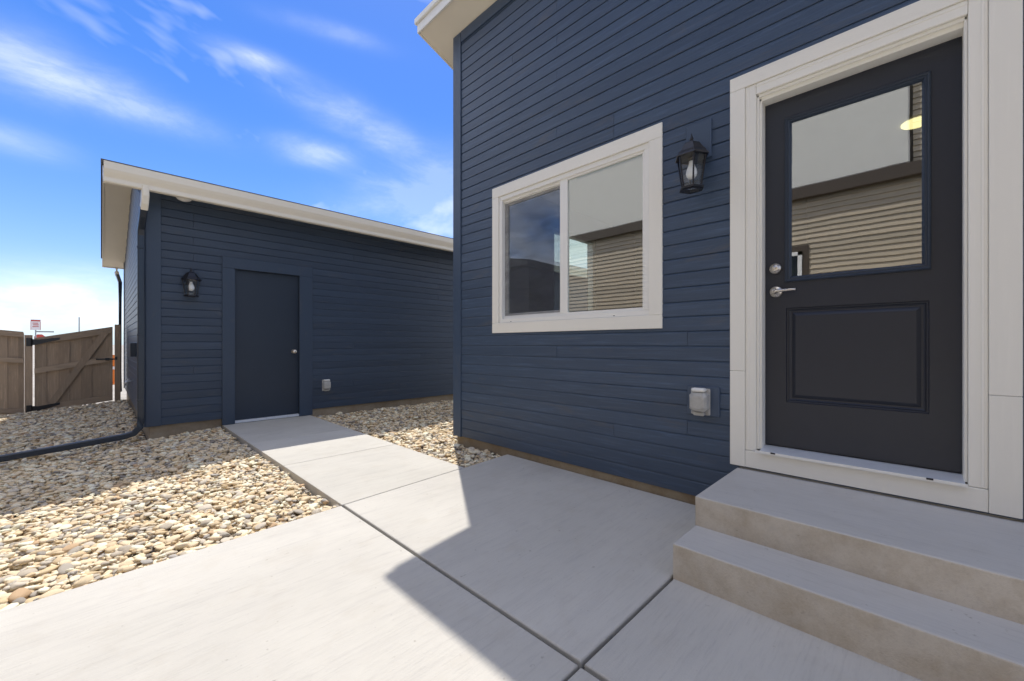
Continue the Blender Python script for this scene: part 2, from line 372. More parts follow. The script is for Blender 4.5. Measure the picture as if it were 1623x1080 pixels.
# ------------------------------------------------------------------ river stone beds
def ico(seed, sub=2):
    r = np.random.default_rng(seed); bm = BM(); bmesh.ops.create_icosphere(bm, subdivisions=sub, radius=1)
    V = np.array([v.co[:] for v in bm.verts]); F = np.array([[v.index for v in f.verts] for f in bm.faces]); bm.free()
    d = r.normal(size=(9, 3)); d /= np.linalg.norm(d, axis=1)[:, None]
    for k, q in enumerate(d):                       # worn flats
        lim = r.uniform(.50, .86); p = V @ q; ex = np.clip(p - lim, 0, None); V = V - ex[:, None] * q * .95
    V = V * (1 + .10 * np.sin(V @ r.normal(size=3) * 2.3 + r.uniform(0, 6)))[:, None]
    return V, F
SHAPES = [ico(100 + k) for k in range(14)]
STONE_ME = []
for V, F in SHAPES:
    me = bpy.data.meshes.new('stone'); me.from_pydata(V.tolist(), [], F.tolist()); me.materials.append(M['stone']); me.shade_smooth(); STONE_ME.append(me)
camv = np.array([0, 0, 1.05])
def gravel(name, inside, x0, x1, y0, y1, dens, size, n_parts, seed):
    r = np.random.default_rng(seed)
    # the bed itself: a dark sheet a little below the stones
    nx, ny = max(2, int((x1 - x0) / .15)), max(2, int((y1 - y0) / .15)); xs = np.linspace(x0, x1, nx); ys = np.linspace(y0, y1, ny)
    vv = [(x, y, gz(x, y) - .045) for y in ys for x in xs]
    ff = [(j * nx + i, j * nx + i + 1, (j + 1) * nx + i + 1, (j + 1) * nx + i) for j in range(ny - 1) for i in range(nx - 1)
          if inside((xs[i] + xs[i + 1]) / 2, (ys[j] + ys[j + 1]) / 2, -.12)]
    me = bpy.data.meshes.new(name); me.from_pydata(vv, [], ff); me.materials.append(M['soil'])
    bed = bpy.data.objects.new(name, me); COL.objects.link(bed); tag(bed, None, None, kind='structure')
    N = int((x1 - x0) * (y1 - y0) * dens); st = []
    cell = .008; H = np.full((int((y1 - y0) / cell) + 2, int((x1 - x0) / cell) + 2), -.045)
    for i in range(N):
        x, y = r.uniform(x0, x1), r.uniform(y0, y1)
        a = size * math.exp(r.normal(0, .44)); a = min(a, size * 2.3)
        if not inside(x, y, a * .8): continue
        bb = a * r.uniform(.6, .95); cc = a * r.uniform(.32, .56); yaw = r.uniform(0, 6.283)
        e = (a + bb) / 2; k = max(1, int(e / cell)); j0, i0 = int((y - y0) / cell), int((x - x0) / cell)
        ja, jb, ia, ib = max(0, j0 - k), min(H.shape[0], j0 + k + 1), max(0, i0 - k), min(H.shape[1], i0 + k + 1)
        P = H[ja:jb, ia:ib]; yy, xx = np.mgrid[ja:jb, ia:ib]
        q = ((xx - i0) ** 2 + (yy - j0) ** 2) * (cell / e) ** 2; mm = q < 1
        if not mm.any(): continue
        zc = P[mm].mean() + cc * .42
        if zc > .012: continue
        top = zc + cc * np.sqrt(np.clip(1 - q, 0, 1)); P[mm] = np.maximum(P[mm], top[mm])
        st.append((x, y, gz(x, y) + zc, a, bb, cc, yaw, r.normal(0, .14), r.normal(0, .14), r.integers(14), r.random()))
    st = np.array(st); d = np.linalg.norm(st[:, :3] - camv, axis=1); th = YAW
    wd = st[:, 0] * math.sin(th) + st[:, 1] * math.cos(th); rt = st[:, 0] * math.cos(th) - st[:, 1] * math.sin(th)
    seen = (wd > .1) & (np.abs(rt / np.maximum(wd, .1)) < 1.25)
    low = np.array([H[int((s[1] - y0) / cell), int((s[0] - x0) / cell)] for s in st]); buried = (low - (st[:, 2] - np.array([gz(a, b_) for a, b_ in st[:, :2]]))) > st[:, 5] * 1.15
    score = st[:, 3] / d * np.where(seen, 1, 0) * np.where(buried, .2, 1); order = np.argsort(-score); parts = order[:n_parts]; rest = order[n_parts:]
    for i in parts:
        s = st[i]; o = bpy.data.objects.new('stone', STONE_ME[int(s[9])]); COL.objects.link(o); o.parent = bed
        o.location = s[:3]; o.rotation_euler = (s[7], s[8], s[6]); o.scale = s[3:6]
    vs, fs, rn, nv = [], [], [], 0
    for i in rest:
        s = st[i]; V, F = SHAPES[int(s[9])]
        mat = np.array(Euler((s[7], s[8], s[6])).to_matrix()) * s[3:6]
        vs.append(V @ mat.T + s[:3]); fs.append(F + nv); nv += len(V); rn.append(np.full(len(V), s[10]))
    vs = np.concatenate(vs); fs = np.concatenate(fs); rn = np.concatenate(rn)
    me = bpy.data.meshes.new('loose_stones'); me.vertices.add(len(vs)); me.vertices.foreach_set('co', vs.astype(np.float32).ravel())
    me.loops.add(fs.size); me.loops.foreach_set('vertex_index', fs.astype(np.int32).ravel())
    me.polygons.add(len(fs)); me.polygons.foreach_set('loop_start', np.arange(0, fs.size, 3, dtype=np.int32))
    me.polygons.foreach_set('use_smooth', np.ones(len(fs), dtype=bool)); me.update(calc_edges=True)
    at = me.attributes.new('rnd', 'FLOAT', 'POINT'); at.data.foreach_set('value', rn.astype(np.float32)); me.materials.append(M['stone'])
    o = bpy.data.objects.new('loose_stones', me); COL.objects.link(o); o.parent = bed; o['kind'] = 'stuff'
    print('gravel', name, len(st), 'stones')
    return bed
bm = BM(); ys_ = [2.2 + .5 * i for i in range(20)]
for xa, xb in ((-4.2, -2.8), (-2.8, -1.45)):
    for ya_, yb_ in zip(ys_, ys_[1:]): bm.faces.new([bm.verts.new((x, y, gz(x, y) - (.02 if y > 2.4 else .05))) for x, y in ((xa, ya_), (xb, ya_), (xb, yb_), (xa, yb_))])
bmesh.ops.remove_doubles(bm, verts=bm.verts, dist=1e-4); tag(mk('bare_ground', bm, M['earth']), None, None, kind='structure')
def in_left(x, y, r):
    if y < edgeY(x) + r or y > 11.5: return False
    if y < 6.42: return x < wl - r
    return x < .40 - r
def in_right(x, y, r):
    if y < edgeY(x) + r or y > 6.40 - r or x < wr + r: return False
    if y < 3.61 + r and x > 2.765 - r: return False
    return True
gravel('gravel_bed', lambda x, y, r: in_left(x, y, r) and y < 6.42, -1.5, 1.12, 2.5, 6.42, 3600, .0192, 300, 3)
gravel('gravel_strip', lambda x, y, r: in_left(x, y, r) and y >= 6.42, -1.7, .40, 6.42, 11.9, 1900, .0225, 40, 4)
gravel('gravel_corner', in_right, 2.18, 5.3, 2.7, 6.42, 2500, .020, 120, 5)

# ------------------------------------------------------------------ the house on the right
house = thing('house', (2.74, -1, 0), 'blue lap-sided house with cream window, dark half-glazed door and concrete steps', 'house')
FX = 2.74                                            # face of the sheathing the boards hang on
soff = lambda x: 4.403 - .364 * (x - 2.74)           # underside of the sloping roof
obox('foundation', 2.757, 6.6, -7, 3.59, -.35, .075, M['found'], house, .004)
# sheathing with its openings
WIN = (1.344, 2.887, 1.255, 2.478); DR = (-.148, .655, .30, 2.50)
bm = BM()
for a in ((-7, DR[0] - .02, .075, 4.40), (DR[1] + .02, WIN[0], .075, 4.40), (WIN[1], 3.59, .075, 4.40), (DR[0] - .02, DR[1] + .02, DR[3] + .02, 4.40), (DR[0] - .02, DR[1] + .02, .075, .31), (WIN[0], WIN[1], .075, WIN[2]), (WIN[0], WIN[1], WIN[3], 4.40)):
    box(bm, FX + .003, 2.90, a[0], a[1], a[2], a[3])
mk('wall', bm, M['interior'], house)
EW = (4.25, 5.27, 1.25, 2.62)
bm = BM()
for (x0, x1, z0, z1) in ((2.902, EW[0], .075, 0), (EW[1], 6.6, .075, 0), (EW[0], EW[1], .075, EW[2]), (EW[0], EW[1], EW[3], 0)):
    zz = [(x0, z0), (x1, z0), (x1, z1 or soff(x1)), (x0, z1 or soff(x0))]
    prism(bm, [(x, 3.45, z) for x, z in zz], (0, .14, 0))
prism(bm, [(2.902, -7, .075), (6.6, -7, .075), (6.6, -7, soff(6.6)), (2.902, -7, soff(2.902))], (0, .14, 0))
box(bm, 6.46, 6.599, -6.85, 3.44, .075, soff(6.6))
mk('wall', bm, M['interior'], house)
obox('room_floor', 2.902, 6.45, -6.8, 3.44, .30, .44, M['floor_in'], house, 0)
obox('room_ceiling', 2.902, 6.45, -6.8, 3.44, 2.93, 2.97, M['interior'], house, 0)
obox('partition', 2.902, 6.45, 1.02, 1.12, .445, 2.925, M['interior'], house, 0)
bm = BM(); lathe(bm, [(.105, 2.915), (.105, 2.928)], 24, (4.86, .0, 0)); mk('ceiling_light', bm, M['ceil_light'], house)
ew = None
bm = BM()
for (x0, x1, z0, z1) in ((EW[0], EW[1], EW[2], EW[2] + .05), (EW[0], EW[1], EW[3] - .05, EW[3]), (EW[0], EW[0] + .05, EW[2] + .05, EW[3] - .05), (EW[1] - .05, EW[1], EW[2] + .05, EW[3] - .05)): box(bm, x0, x1, 3.47, 3.56, z0, z1)
ew = mk('window', bm, M['vinyl'], house, label='window in the end wall seen through the room')
obox('pane', EW[0] + .05, EW[1] - .05, 3.51, 3.516, EW[2] + .05, EW[3] - .05, M['lampglass'], ew, 0)
# lap boards of the front wall
CAS_W = (1.247, 2.975, 1.160, 2.577); CAS_D = (-.311, .817, .318, 2.668)
ins = lambda c, d: (c[0] + d, c[1] - d, c[2] + d, c[3] - d)
STEP = (-.335, .782, -1, .30)
wall_boards(house, 'y', FX, -6.9, 3.474, .063, 4.285, M['siding_y'], (ins(CAS_W, .012), ins(CAS_D, .012), (STEP[0] + .012, STEP[1] - .012, -1, .31)), 11, seam=4.88)
obox('corner_trim', 2.714, 2.758, 3.476, 3.607, .058, 4.396, M['blue_z'], house, .003)
obox('corner_trim', 2.760, 2.88, 3.5905, 3.612, .058, 4.30, M['blue_z'], house, .002)
obox('frieze_board', 2.716, 2.758, -6.9, 3.474, 4.288, 4.400, M['blue_y'], house, .003)
# end wall cladding (round the corner)
for k in range(40):
    z = .063 + k * .0978
    if z < soff(6.5) - .1 or True:
        xe = min(6.6, 2.74 + (4.40 - z - .1) / .364)
        if xe < 3.1: continue
        b_ = [(2.88, xe)] if not (EW[2] - .05 < z < EW[3]) else [(2.88, EW[0]), (EW[1], xe)]
        for (x0, x1) in b_:
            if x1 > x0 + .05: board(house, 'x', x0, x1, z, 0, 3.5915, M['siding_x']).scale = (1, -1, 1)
# roof: soffit, fascia, deck
bm = BM()
xo, yo = 2.485, 3.905
prism(bm, [(xo, -7.3, soff(xo)), (xo, yo, soff(xo)), (6.9, yo, soff(6.9)), (6.9, -7.3, soff(6.9))], (0, 0, .018))
mk('soffit', bm, M['soffit'], house)
bm = BM(); prism(bm, [(xo + .001, -7.3, soff(xo) + .019), (xo + .001, yo - .001, soff(xo) + .019), (6.9, yo - .001, soff(6.9) + .019), (6.9, -7.3, soff(6.9) + .019)], (0, 0, .10)); mk('roof_deck', bm, M['soffit'], house)
bm = BM(); box(bm, xo - .022, xo - .001, -7.3, yo + .02, soff(xo) - .012, soff(xo) + .085, .003); mk('fascia', bm, M['vinyl'], house)
bm = BM(); box(bm, xo - .045, xo - .001, -7.3, yo + .045, soff(xo) + .086, soff(xo) + .150, .006); mk('fascia_trim', bm, M['vinyl'], house)
bm = BM(); prism(bm, [(xo, yo + .001, soff(xo) - .012), (6.9, yo + .001, soff(6.9) - .012), (6.9, yo + .001, soff(6.9) + .12), (xo, yo + .001, soff(xo) + .12)], (0, .02, 0)); mk('rake_board', bm, M['soffit'], house)
bm = BM(); prism(bm, [(xo - .02, -7.33, soff(xo) + .153), (xo - .02, yo + .03, soff(xo) + .153), (6.95, yo + .03, soff(6.9) + .137), (6.95, -7.33, soff(6.9) + .137)], (0, 0, .02)); mk('roof', bm, M['shingle'], house)

# window
def window_set():
    a = WIN
    bm = BM(); fw = .040; x0, x1 = 2.728, 2.80
    for (y0, y1, z0, z1) in ((a[0], a[1], a[2], a[2] + fw), (a[0], a[1], a[3] - fw, a[3]), (a[0], a[0] + fw, a[2] + fw, a[3] - fw), (a[1] - fw, a[1], a[2] + fw, a[3] - fw)): box(bm, x0, x1, y0, y1, z0, z1, .003)
    for (y0, y1, z0, z1) in ((2.15, a[1] - fw, a[2] + fw, a[2] + fw + .022), (2.15, a[1] - fw, a[3] - fw - .022, a[3] - fw)): box(bm, 2.752, 2.80, y0, y1, z0, z1, .002)
    wd = mk('window', bm, M['vinyl'], house, label='white framed sliding window with cream casing')
    bm = BM()                                             # right sash, nearer
    for (y0, y1, z0, z1) in ((a[0] + fw, 2.150, a[2] + fw, a[2] + fw + .02), (a[0] + fw, 2.150, a[3] - fw - .016, a[3] - fw), (a[0] + fw, a[0] + fw + .018, a[2] + fw + .02, a[3] - fw - .016), (2.072, 2.150, a[2] + fw + .02, a[3] - fw - .016)): box(bm, 2.738, 2.768, y0, y1, z0, z1, .002)
    mk('sash', bm, M['vinyl'], wd)
    bm = BM()                                             # left sash, further in
    y1_ = a[1] - fw
    for (y0, y1, z0, z1) in ((2.12, y1_, a[2] + fw + .022, a[2] + fw + .05), (2.12, y1_, a[3] - fw - .05, a[3] - fw - .022), (y1_ - .035, y1_, a[2] + fw + .05, a[3] - fw - .05), (2.12, 2.155, a[2] + fw + .05, a[3] - fw - .05)): box(bm, 2.770, 2.796, y0, y1, z0, z1, .002)
    mk('sash', bm, M['vinyl'], wd)
    obox('glass_pane', 2.752, 2.757, a[0] + fw + .018, 2.072, a[2] + fw + .02, a[3] - fw - .016, M['glass'], wd, 0)
    obox('glass_pane', 2.782, 2.787, 2.155, y1_ - .035, a[2] + fw + .05, a[3] - fw - .05, M['glass'], wd, 0)
    bm = BM(); box(bm, 2.7655, 2.7665, 2.152, y1_ - .002, a[2] + fw + .03, a[3] - fw - .03); mk('insect_screen', bm, M['screen'], wd)
    bm = BM()
    for y in (1.62, 2.72): box(bm, 2.7265, 2.73, y, y + .012, a[2] + .008, a[2] + .013)
    mk('weep_hole', bm, M['black'], wd)
    c = CAS_W
    obox('casing', 2.7145, 2.757, c[0], c[1], a[3] + .001, c[3], M['trim_y'], wd, .002)
    obox('casing', 2.7145, 2.757, c[0] - .0, c[1], c[2], a[2] - .001, M['trim_y'], wd, .002)
    obox('casing', 2.7150, 2.757, c[0], a[0] - .001, a[2], a[3], M['trim_z'], wd, .002)
    obox('casing', 2.7150, 2.757, a[1] + .001, c[1], a[2], a[3], M['trim_z'], wd, .002)
window_set()

# entry door
def entry_door():
    c = CAS_D; L, Rr = .735, -.218
    dl = BM(); x0, x1 = 2.82, 2.862; y0, y1, z0, z1 = -.145, .652, .452, 2.482
    G = (-.045, .552, 1.412, 2.366); P = (-.039, .546, .713, 1.262)
    for b_ in ((y0, G[0], z0, z1), (G[1], y1, z0, z1), (G[0], G[1], G[3], z1), (G[0], G[1], P[3], G[2]), (G[0], G[1], z0, P[2])): box(dl, x0, x1, *b_)
    box(dl, x0, x1, G[0], P[0], P[2], P[3]); box(dl, x0, x1, P[1], G[1], P[2], P[3])
    bmesh.ops.remove_doubles(dl, verts=dl.verts, dist=1e-5)
    d = mk('door', dl, M['door'], house, label='navy black entry door with upper glass and lower raised panel')
    bm = BM()                                             # raised panel: groove, bevel, field
    def ring(r, x): return [bm.verts.new((x, y, z)) for y, z in ((r[0], r[2]), (r[1], r[2]), (r[1], r[3]), (r[0], r[3]))]
    q = [ring(ins(P, o), x) for o, x in ((0, 2.8195), (.003, 2.829), (.010, 2.832), (.014, 2.829), (.020, 2.833), (.028, 2.833), (.044, 2.8225), (.047, 2.8215))]
    for a, b_ in zip(q, q[1:]):
        for k in range(4): bm.faces.new((a[k], a[(k + 1) % 4], b_[(k + 1) % 4], b_[k]))
    bm.faces.new(q[-1]); mk('raised_panel', bm, M['door'], d)
    bm = BM()                                             # glazing frame
    gi = (-.013, .518, 1.445, 2.335)
    q = []
    for o, x in ((0, 2.8195), (0, 2.811), (.006, 2.806), (.012, 2.808), (.014, 2.812), (.022, 2.812), (.026, 2.816), (.032, 2.826), (.033, 2.845)): q.append(ring2(bm, ins(G, o), x))
    for a, b_ in zip(q, q[1:]):
        for k in range(4): bm.faces.new((a[k], a[(k + 1) % 4], b_[(k + 1) % 4], b_[k]))
    mk('glazing_frame', bm, M['gdoor'], d)  # bluer than the leaf: sky reflection put into the bead's colour
    obox('glass_pane', 2.828, 2.833, gi[0] - .002, gi[1] + .002, gi[2] - .002, gi[3] + .002, M['glass'], d, 0)
    bm = BM(); lathe(bm, [(.031, 0), (.031, .012), (.028, .018), (.019, .022), (.018, .026), (.006, .027)], 24, (2.82, .598, 1.497), '-x'); box(bm, 2.7915, 2.7935, .5945, .6015, 1.488, 1.506); mk('deadbolt', bm, M['nickel'], d, True)
    bm = BM(); lathe(bm, [(.033, 0), (.033, .006), (.029, .012), (.014, .016), (.011, .03), (.012, .052), (.008, .056)], 24, (2.82, .596, 1.360), '-x')
    tube(bm, [(2.772, .600, 1.360), (2.770, .575, 1.361), (2.770, .53, 1.362), (2.772, .492, 1.362)], [.010, .0085, .0075, .0072], 10); mk('door_lever', bm, M['nickel'], d, True)
    # frame of the doorway
    bm = BM()
    box(bm, 2.748, 2.874, y1 + .001, y1 + .028, .43, 2.50, .002); box(bm, 2.748, 2.874, y0 - .028, y0 - .001, .43, 2.50, .002); box(bm, 2.748, 2.874, y0 - .028, y1 + .028, z1 + .002, 2.515, .002)
    mk('door_frame', bm, M['trim_z'], house)
    f = 2.7145
    zs = .889
    obox('casing', f, 2.757, L, c[1], c[2], .889, M['trim_z'], house, .002); obox('casing', f, 2.757, L, c[1], .8905, c[3] - .082, M['trim_z'], house, .002)
    obox('casing', f, 2.757, c[0], Rr, c[2], .829, M['trim_z'], house, .002); obox('casing', f, 2.757, c[0], Rr, .8305, c[3] - .082, M['trim_z'], house, .002)
    obox('casing', f - .0006, 2.757, c[0], c[1], c[3] - .081, c[3], M['trim_y'], house, .002)
    obox('sill_board', f + .003, 2.757, Rr + .001, L - .001, c[2], .417, M['trim_y'], house, .002)
    for (a, b_, n) in ((L - .058, L - .0008, 1), (Rr + .0008, Rr + .06, -1)):
        bm = BM(); box(bm, f + .006, 2.757, a, b_, .419, 2.586, .003)
        if n > 0: box(bm, f + .0035, 2.75, b_ - .022, b_ - .010, .421, 2.58, .002)
        else: box(bm, f + .0035, 2.75, a + .010, a + .022, .421, 2.58, .002)
        e = (a - .013, a - .0005) if n > 0 else (b_ + .0005, b_ + .011)
        box(bm, f + .018, 2.757, e[0], e[1], .432, 2.52, .002); mk('brick_mould', bm, M['trim_z'], house)
    bm = BM(); box(bm, f + .006, 2.757, Rr + .061, L - .059, 2.522, 2.586, .003); box(bm, f + .0035, 2.75, Rr + .061, L - .059, 2.565, 2.577, .002); box(bm, f + .018, 2.757, Rr + .061, L - .059, 2.505, 2.5215, .002); mk('brick_mould', bm, M['trim_y'], house)
    bm = BM(); prism(bm, [(2.704, y0 - .004, .430), (2.704, y0 - .004, .419), (2.875, y0 - .004, .419), (2.875, y0 - .004, .449), (2.80, y0 - .004, .447)], (0, y1 - y0 + .008, 0)); th = mk('threshold', bm, M['alu'], house)
    bm = BM(); box(bm, 2.698, 2.7035, y0 - .012, y1 + .026, .416, .4305, .001); mk('threshold_nose', bm, M['vinyl'], th)
    bm = BM(); box(bm, 2.6965, 2.7, .575, .598, .4235, .4315); box(bm, 2.6965, 2.7, -.05, -.027, .4235, .4315); mk('nose_clip', bm, M['black'], th)
    bm = BM(); box(bm, 2.813, 2.86, y0 + .002, y1 - .002, .4495, .4515); mk('door_sweep', bm, M['black'], d)
def ring2(bm, r, x): return [bm.verts.new((x, y, z)) for y, z in ((r[0], r[2]), (r[1], r[2]), (r[1], r[3]), (r[0], r[3]))]
entry_door()

# steps up to the door
steps = thing('door_steps', (2.3, .22, 0), 'two grey concrete steps with risers tinted for warm bounced light below the entry door', 'steps')
def step(x0, z1, z0):
    y0, y1 = STEP[0], STEP[1]; bm = BM(); box(bm, x0, 2.742, y0, y1, z0, z1)
    es = [e for e in bm.edges if (all(abs(v.co.z - z1) < 1e-4 for v in e.verts) or all(abs(v.co.x - x0) < 1e-4 for v in e.verts)) and not all(v.co.z < z0 + .001 for v in e.verts)]
    bmesh.ops.bevel(bm, geom=es, offset=.008, segments=3, affect='EDGES', profile=.5)
    # wavy broken arrises, as cast
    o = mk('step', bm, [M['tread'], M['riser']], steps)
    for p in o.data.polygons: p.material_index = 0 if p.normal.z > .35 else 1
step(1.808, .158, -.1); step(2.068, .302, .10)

# ------------------------------------------------------------------ wall lanterns and sockets
def lantern(name, loc, rz, label, block=None):
    """wall lantern facing local -X; origin at the wall behind the lamp"""
    t = thing(name, loc, label, 'wall lamp', 'black wall lanterns'); t.rotation_euler = (0, 0, rz)
    if block: bm = BM(); box(bm, -.028, 0, *block, .003); mk('mounting_block', bm, M['blue_z'], t, local=True)
    off = .028 if block else .012
    bm = BM(); lathe(bm, [(.056, off), (.056, off + .010), (.045, off + .020), (.018, off + .024)], 20, (0, 0, .085), '-x'); mk('back_plate', bm, M['black'], t, True, local=True)
    cx = -off - .108
    bm = BM(); tube(bm, [(-off - .015, 0, .085), (-off - .045, 0, .095), (-off - .08, 0, .112), (cx, 0, .118)], [.014, .012, .012, .014], 10); mk('arm', bm, M['black'], t, True, local=True)
    six = R(30)
    bm = BM(); lathe(bm, [(.100, .030), (.104, .034), (.098, .046), (.080, .066), (.062, .096), (.048, .118), (.030, .128), (.012, .133), (.009, .142), (.013, .150), (.008, .160), (.003, .184)], 6, (cx, 0, 0), rot0=six); mk('cap', bm, M['black'], t, local=True)
    zt, zb, rt, rb = .030, -.150, .086, .058
    bm = BM()
    for k in range(6):
        a = six + k * math.pi / 3; tube(bm, [(cx + rt * math.cos(a), rt * math.sin(a), zt), (cx + rb * math.cos(a), rb * math.sin(a), zb)], .0052, 6)
    lathe(bm, [(rb + .004, zb - .022), (rb + .017, zb - .018), (rb + .017, zb - .006), (rb + .004, zb), (rb - .010, zb), (rb - .010, zb - .022), (rb + .004, zb - .022)], 6, (cx, 0, 0), rot0=six, cap=False)
    mk('cage', bm, M['black'], t, local=True)
    for k in range(6):
        a0 = six + k * math.pi / 3; a1 = a0 + math.pi / 3; bm = BM(); s = .97
        P4 = [Vector((cx + r_ * s * math.cos(a), r_ * s * math.sin(a), z)) for r_, a, z in ((rt, a0, zt), (rt, a1, zt), (rb, a1, zb), (rb, a0, zb))]
        nrm = (P4[1] - P4[0]).cross(P4[3] - P4[0]).normalized(); prism(bm, [tuple(p) for p in P4], nrm * .002); mk('glass_pane', bm, M['lampglass'], t, local=True)
    bm = BM(); lathe(bm, [(.004, -.100), (.018, -.096), (.029, -.082), (.0325, -.062), (.029, -.042), (.020, -.018), (.015, .0), (.015, .012)], 20, (cx, 0, 0)); mk('bulb', bm, M['bulb'], t, True, local=True)
    bm = BM(); lathe(bm, [(.018, .012), (.018, .034)], 14, (cx, 0, 0)); mk('bulb_socket', bm, M['black'], t, local=True)
    return t
lantern('wall_lantern', (FX, 1.005, 2.183), 0, 'black six-sided lantern on a blue block between the window and the entry door', (-.080, .078, .053, .297))
lantern('wall_lantern', (.775, 6.40, 1.80), R(90), 'small black lantern with a white bulb on the dark garage wall left of its door')
def socket(name, loc, rz, label, block=None):
    t = thing(name, loc, label, 'outlet', 'weatherproof outlets'); t.rotation_euler = (0, 0, rz); o = .014
    if block: bm = BM(); box(bm, -.027, 0, *block, .003); mk('mounting_block', bm, M['blue_z'], t, local=True); o = .027
    bm = BM(); box(bm, -o - .012, -o, -.060, .060, -.085, .085, .006); mk('base_plate', bm, M['socket'], t, local=True)
    bm = BM()
    rings = []
    for x, hy, z0, z1 in ((-o - .012, .057, -.060, .062), (-o - .050, .054, -.060, .060), (-o - .066, .044, -.050, .046), (-o - .070, .036, -.040, .036)):
        c = .018; rings.append([bm.verts.new((x, y, z)) for y, z in ((-hy + c, z0), (hy - c, z0), (hy, z0 + c), (hy, z1 - c), (hy - c, z1), (-hy + c, z1), (-hy, z1 - c), (-hy, z0 + c))])
    for a, b_ in zip(rings, rings[1:]):
        for k in range(8): bm.faces.new((a[k], a[(k + 1) % 8], b_[(k + 1) % 8], b_[k]))
    bm.faces.new(rings[-1]); mk('bubble_cover', bm, M['cover'], t, local=True)
    bm = BM(); box(bm, -o - .058, -o - .006, -.040, .040, .064, .088, .008); mk('hinge_hood', bm, M['vinyl'], t, local=True)
    bm = BM(); box(bm, -o - .045, -o - .008, -.034, .034, -.088, -.064, .006); mk('latch_lip', bm, M['cover'], t, local=True)
    return t
socket('outlet', (FX, .988, .684), 0, 'clear bubble-covered outlet on a dark block low beside the entry door casing', (-.111, .088, -.090, .096))
socket('outlet', (2.412, 6.40, .43), R(90), 'small pale covered outlet low on the garage wall right of its door')

# ------------------------------------------------------------------ the garage
gar = thing('garage', (.38, 6.4, 0), 'dark blue gabled garage with flat side door and cream gutter behind the patio', 'garage')
GX0, GX1, GY0, GY1 = .38, 12.0, 6.40, 12.5
for a_, b_, y_ in ((GX0 + .022, 1.22, GY0 + .022), (2.057, GX1, GY0 + .022)): obox('foundation', a_, b_, y_, GY0 + .139, -.6, .093, M['found'], gar, .004)
obox('foundation', GX0 + .0222, GX1, GY0 + .141, GY1 - .02, -.6, .092, M['found'], gar, .004)
obox('foundation', 1.221, 2.056, GY0 + .015, GY0 + .1395, -.6, .005, M['found'], gar, .0)
k = .315; yr = 9.45; zE = 2.86                          # roof pitch, ridge line, wall head
gs = lambda y: zE + k * ((y - GY0) if y < yr else (2 * yr - GY0 - y))
GD = (1.245, 2.032, .028, 2.040)
bm = BM()
for a in ((GX0 + .003, GD[0] - .02, .093, zE), (GD[1] + .02, GX1, .093, zE), (GD[0] - .02, GD[1] + .02, GD[3] + .02, zE)): box(bm, a[0], a[1], GY0 + .003, GY0 + .14, a[2], a[3])
prism(bm, [(GX0 + .003, GY0 + .141, .093), (GX0 + .003, GY1, .093), (GX0 + .003, GY1, gs(GY1)), (GX0 + .003, yr, gs(yr)), (GX0 + .003, GY0 + .141, gs(GY0 + .141))], (.13, 0, 0))
box(bm, GX0 + .14, GX1, GY1 - .14, GY1 - .001, .093, zE); box(bm, GX1 - .13, GX1, GY0 + .141, GY1 - .141, .093, zE)
mk('wall', bm, M['n_garage'], gar)
TR = (1.104, 2.214, .0, 2.190)
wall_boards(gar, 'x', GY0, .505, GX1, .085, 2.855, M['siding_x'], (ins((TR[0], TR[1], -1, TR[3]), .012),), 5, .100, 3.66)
obox('corner_trim', .366, .504, GY0 - .030, GY0 + .012, .083, 2.853, M['blue_shaded_z'], gar, .003)
obox('corner_trim', .352, .3655, GY0 - .0295, GY0 + .10, .083, 2.853, M['blue_shaded_z'], gar, .002)
# gable end boards, cut to the slope of the roof
for i in range(40):
    z = .085 + i * .100; zt = z + .1
    if z < zE - .02: a0, a1 = GY0 + .102, GY1 - .07
    else:
        dz = (zt - zE) / k; a0, a1 = max(GY0 + .102, GY0 + dz), min(GY1 - .07, 2 * yr - GY0 - dz)
    if a1 - a0 < .3: continue
    board(gar, 'y', a0, a1, z, 0, GX0, M['siding_y'], h=.100)
obox('corner_trim', .354, GX0 + .002, GY1 - .069, GY1 + .01, .083, 2.853, M['blue_shaded_z'], gar, .003)
# roof: rake soffit and front soffit, fascia, shingles
xr = .018
bm = BM()
ya, yb = 6.13, 2 * yr - 6.13
prism(bm, [(xr + .02, ya, gs(ya)), (xr + .02, yr, gs(yr)), (xr + .02, yb, gs(yb)), (xr + .02, yb, gs(yb) + .02), (xr + .02, yr, gs(yr) + .02), (xr + .02, ya, gs(ya) + .02)], (GX1 + .3, 0, 0)); mk('soffit', bm, M['soffit'], gar)
bm = BM()
prism(bm, [(xr, ya, gs(ya) - .015), (xr, yr, gs(yr) - .015), (xr, yb, gs(yb) - .015), (xr, yb, gs(yb) + .16), (xr, yr, gs(yr) + .16), (xr, ya, gs(ya) + .16)], (.019, 0, 0)); mk('rake_board', bm, M['gutter'], gar)
bm = BM()
prism(bm, [(xr - .02, ya - .07, gs(ya - .07) + .212), (xr - .02, yr, gs(yr) + .168), (xr - .02, yb + .07, gs(yb + .07) + .20), (xr - .02, yb + .07, gs(yb + .07) + .228), (xr - .02, yr, gs(yr) + .20), (xr - .02, ya - .07, gs(ya - .07) + .243)], (GX1 + .3, 0, 0)); mk('roof', bm, M['shingle'], gar)
bm = BM(); box(bm, xr + .0195, GX1 + .3, ya - .02, ya - .001, gs(ya) - .005, gs(ya) + .15); mk('fascia', bm, M['gutter'], gar)
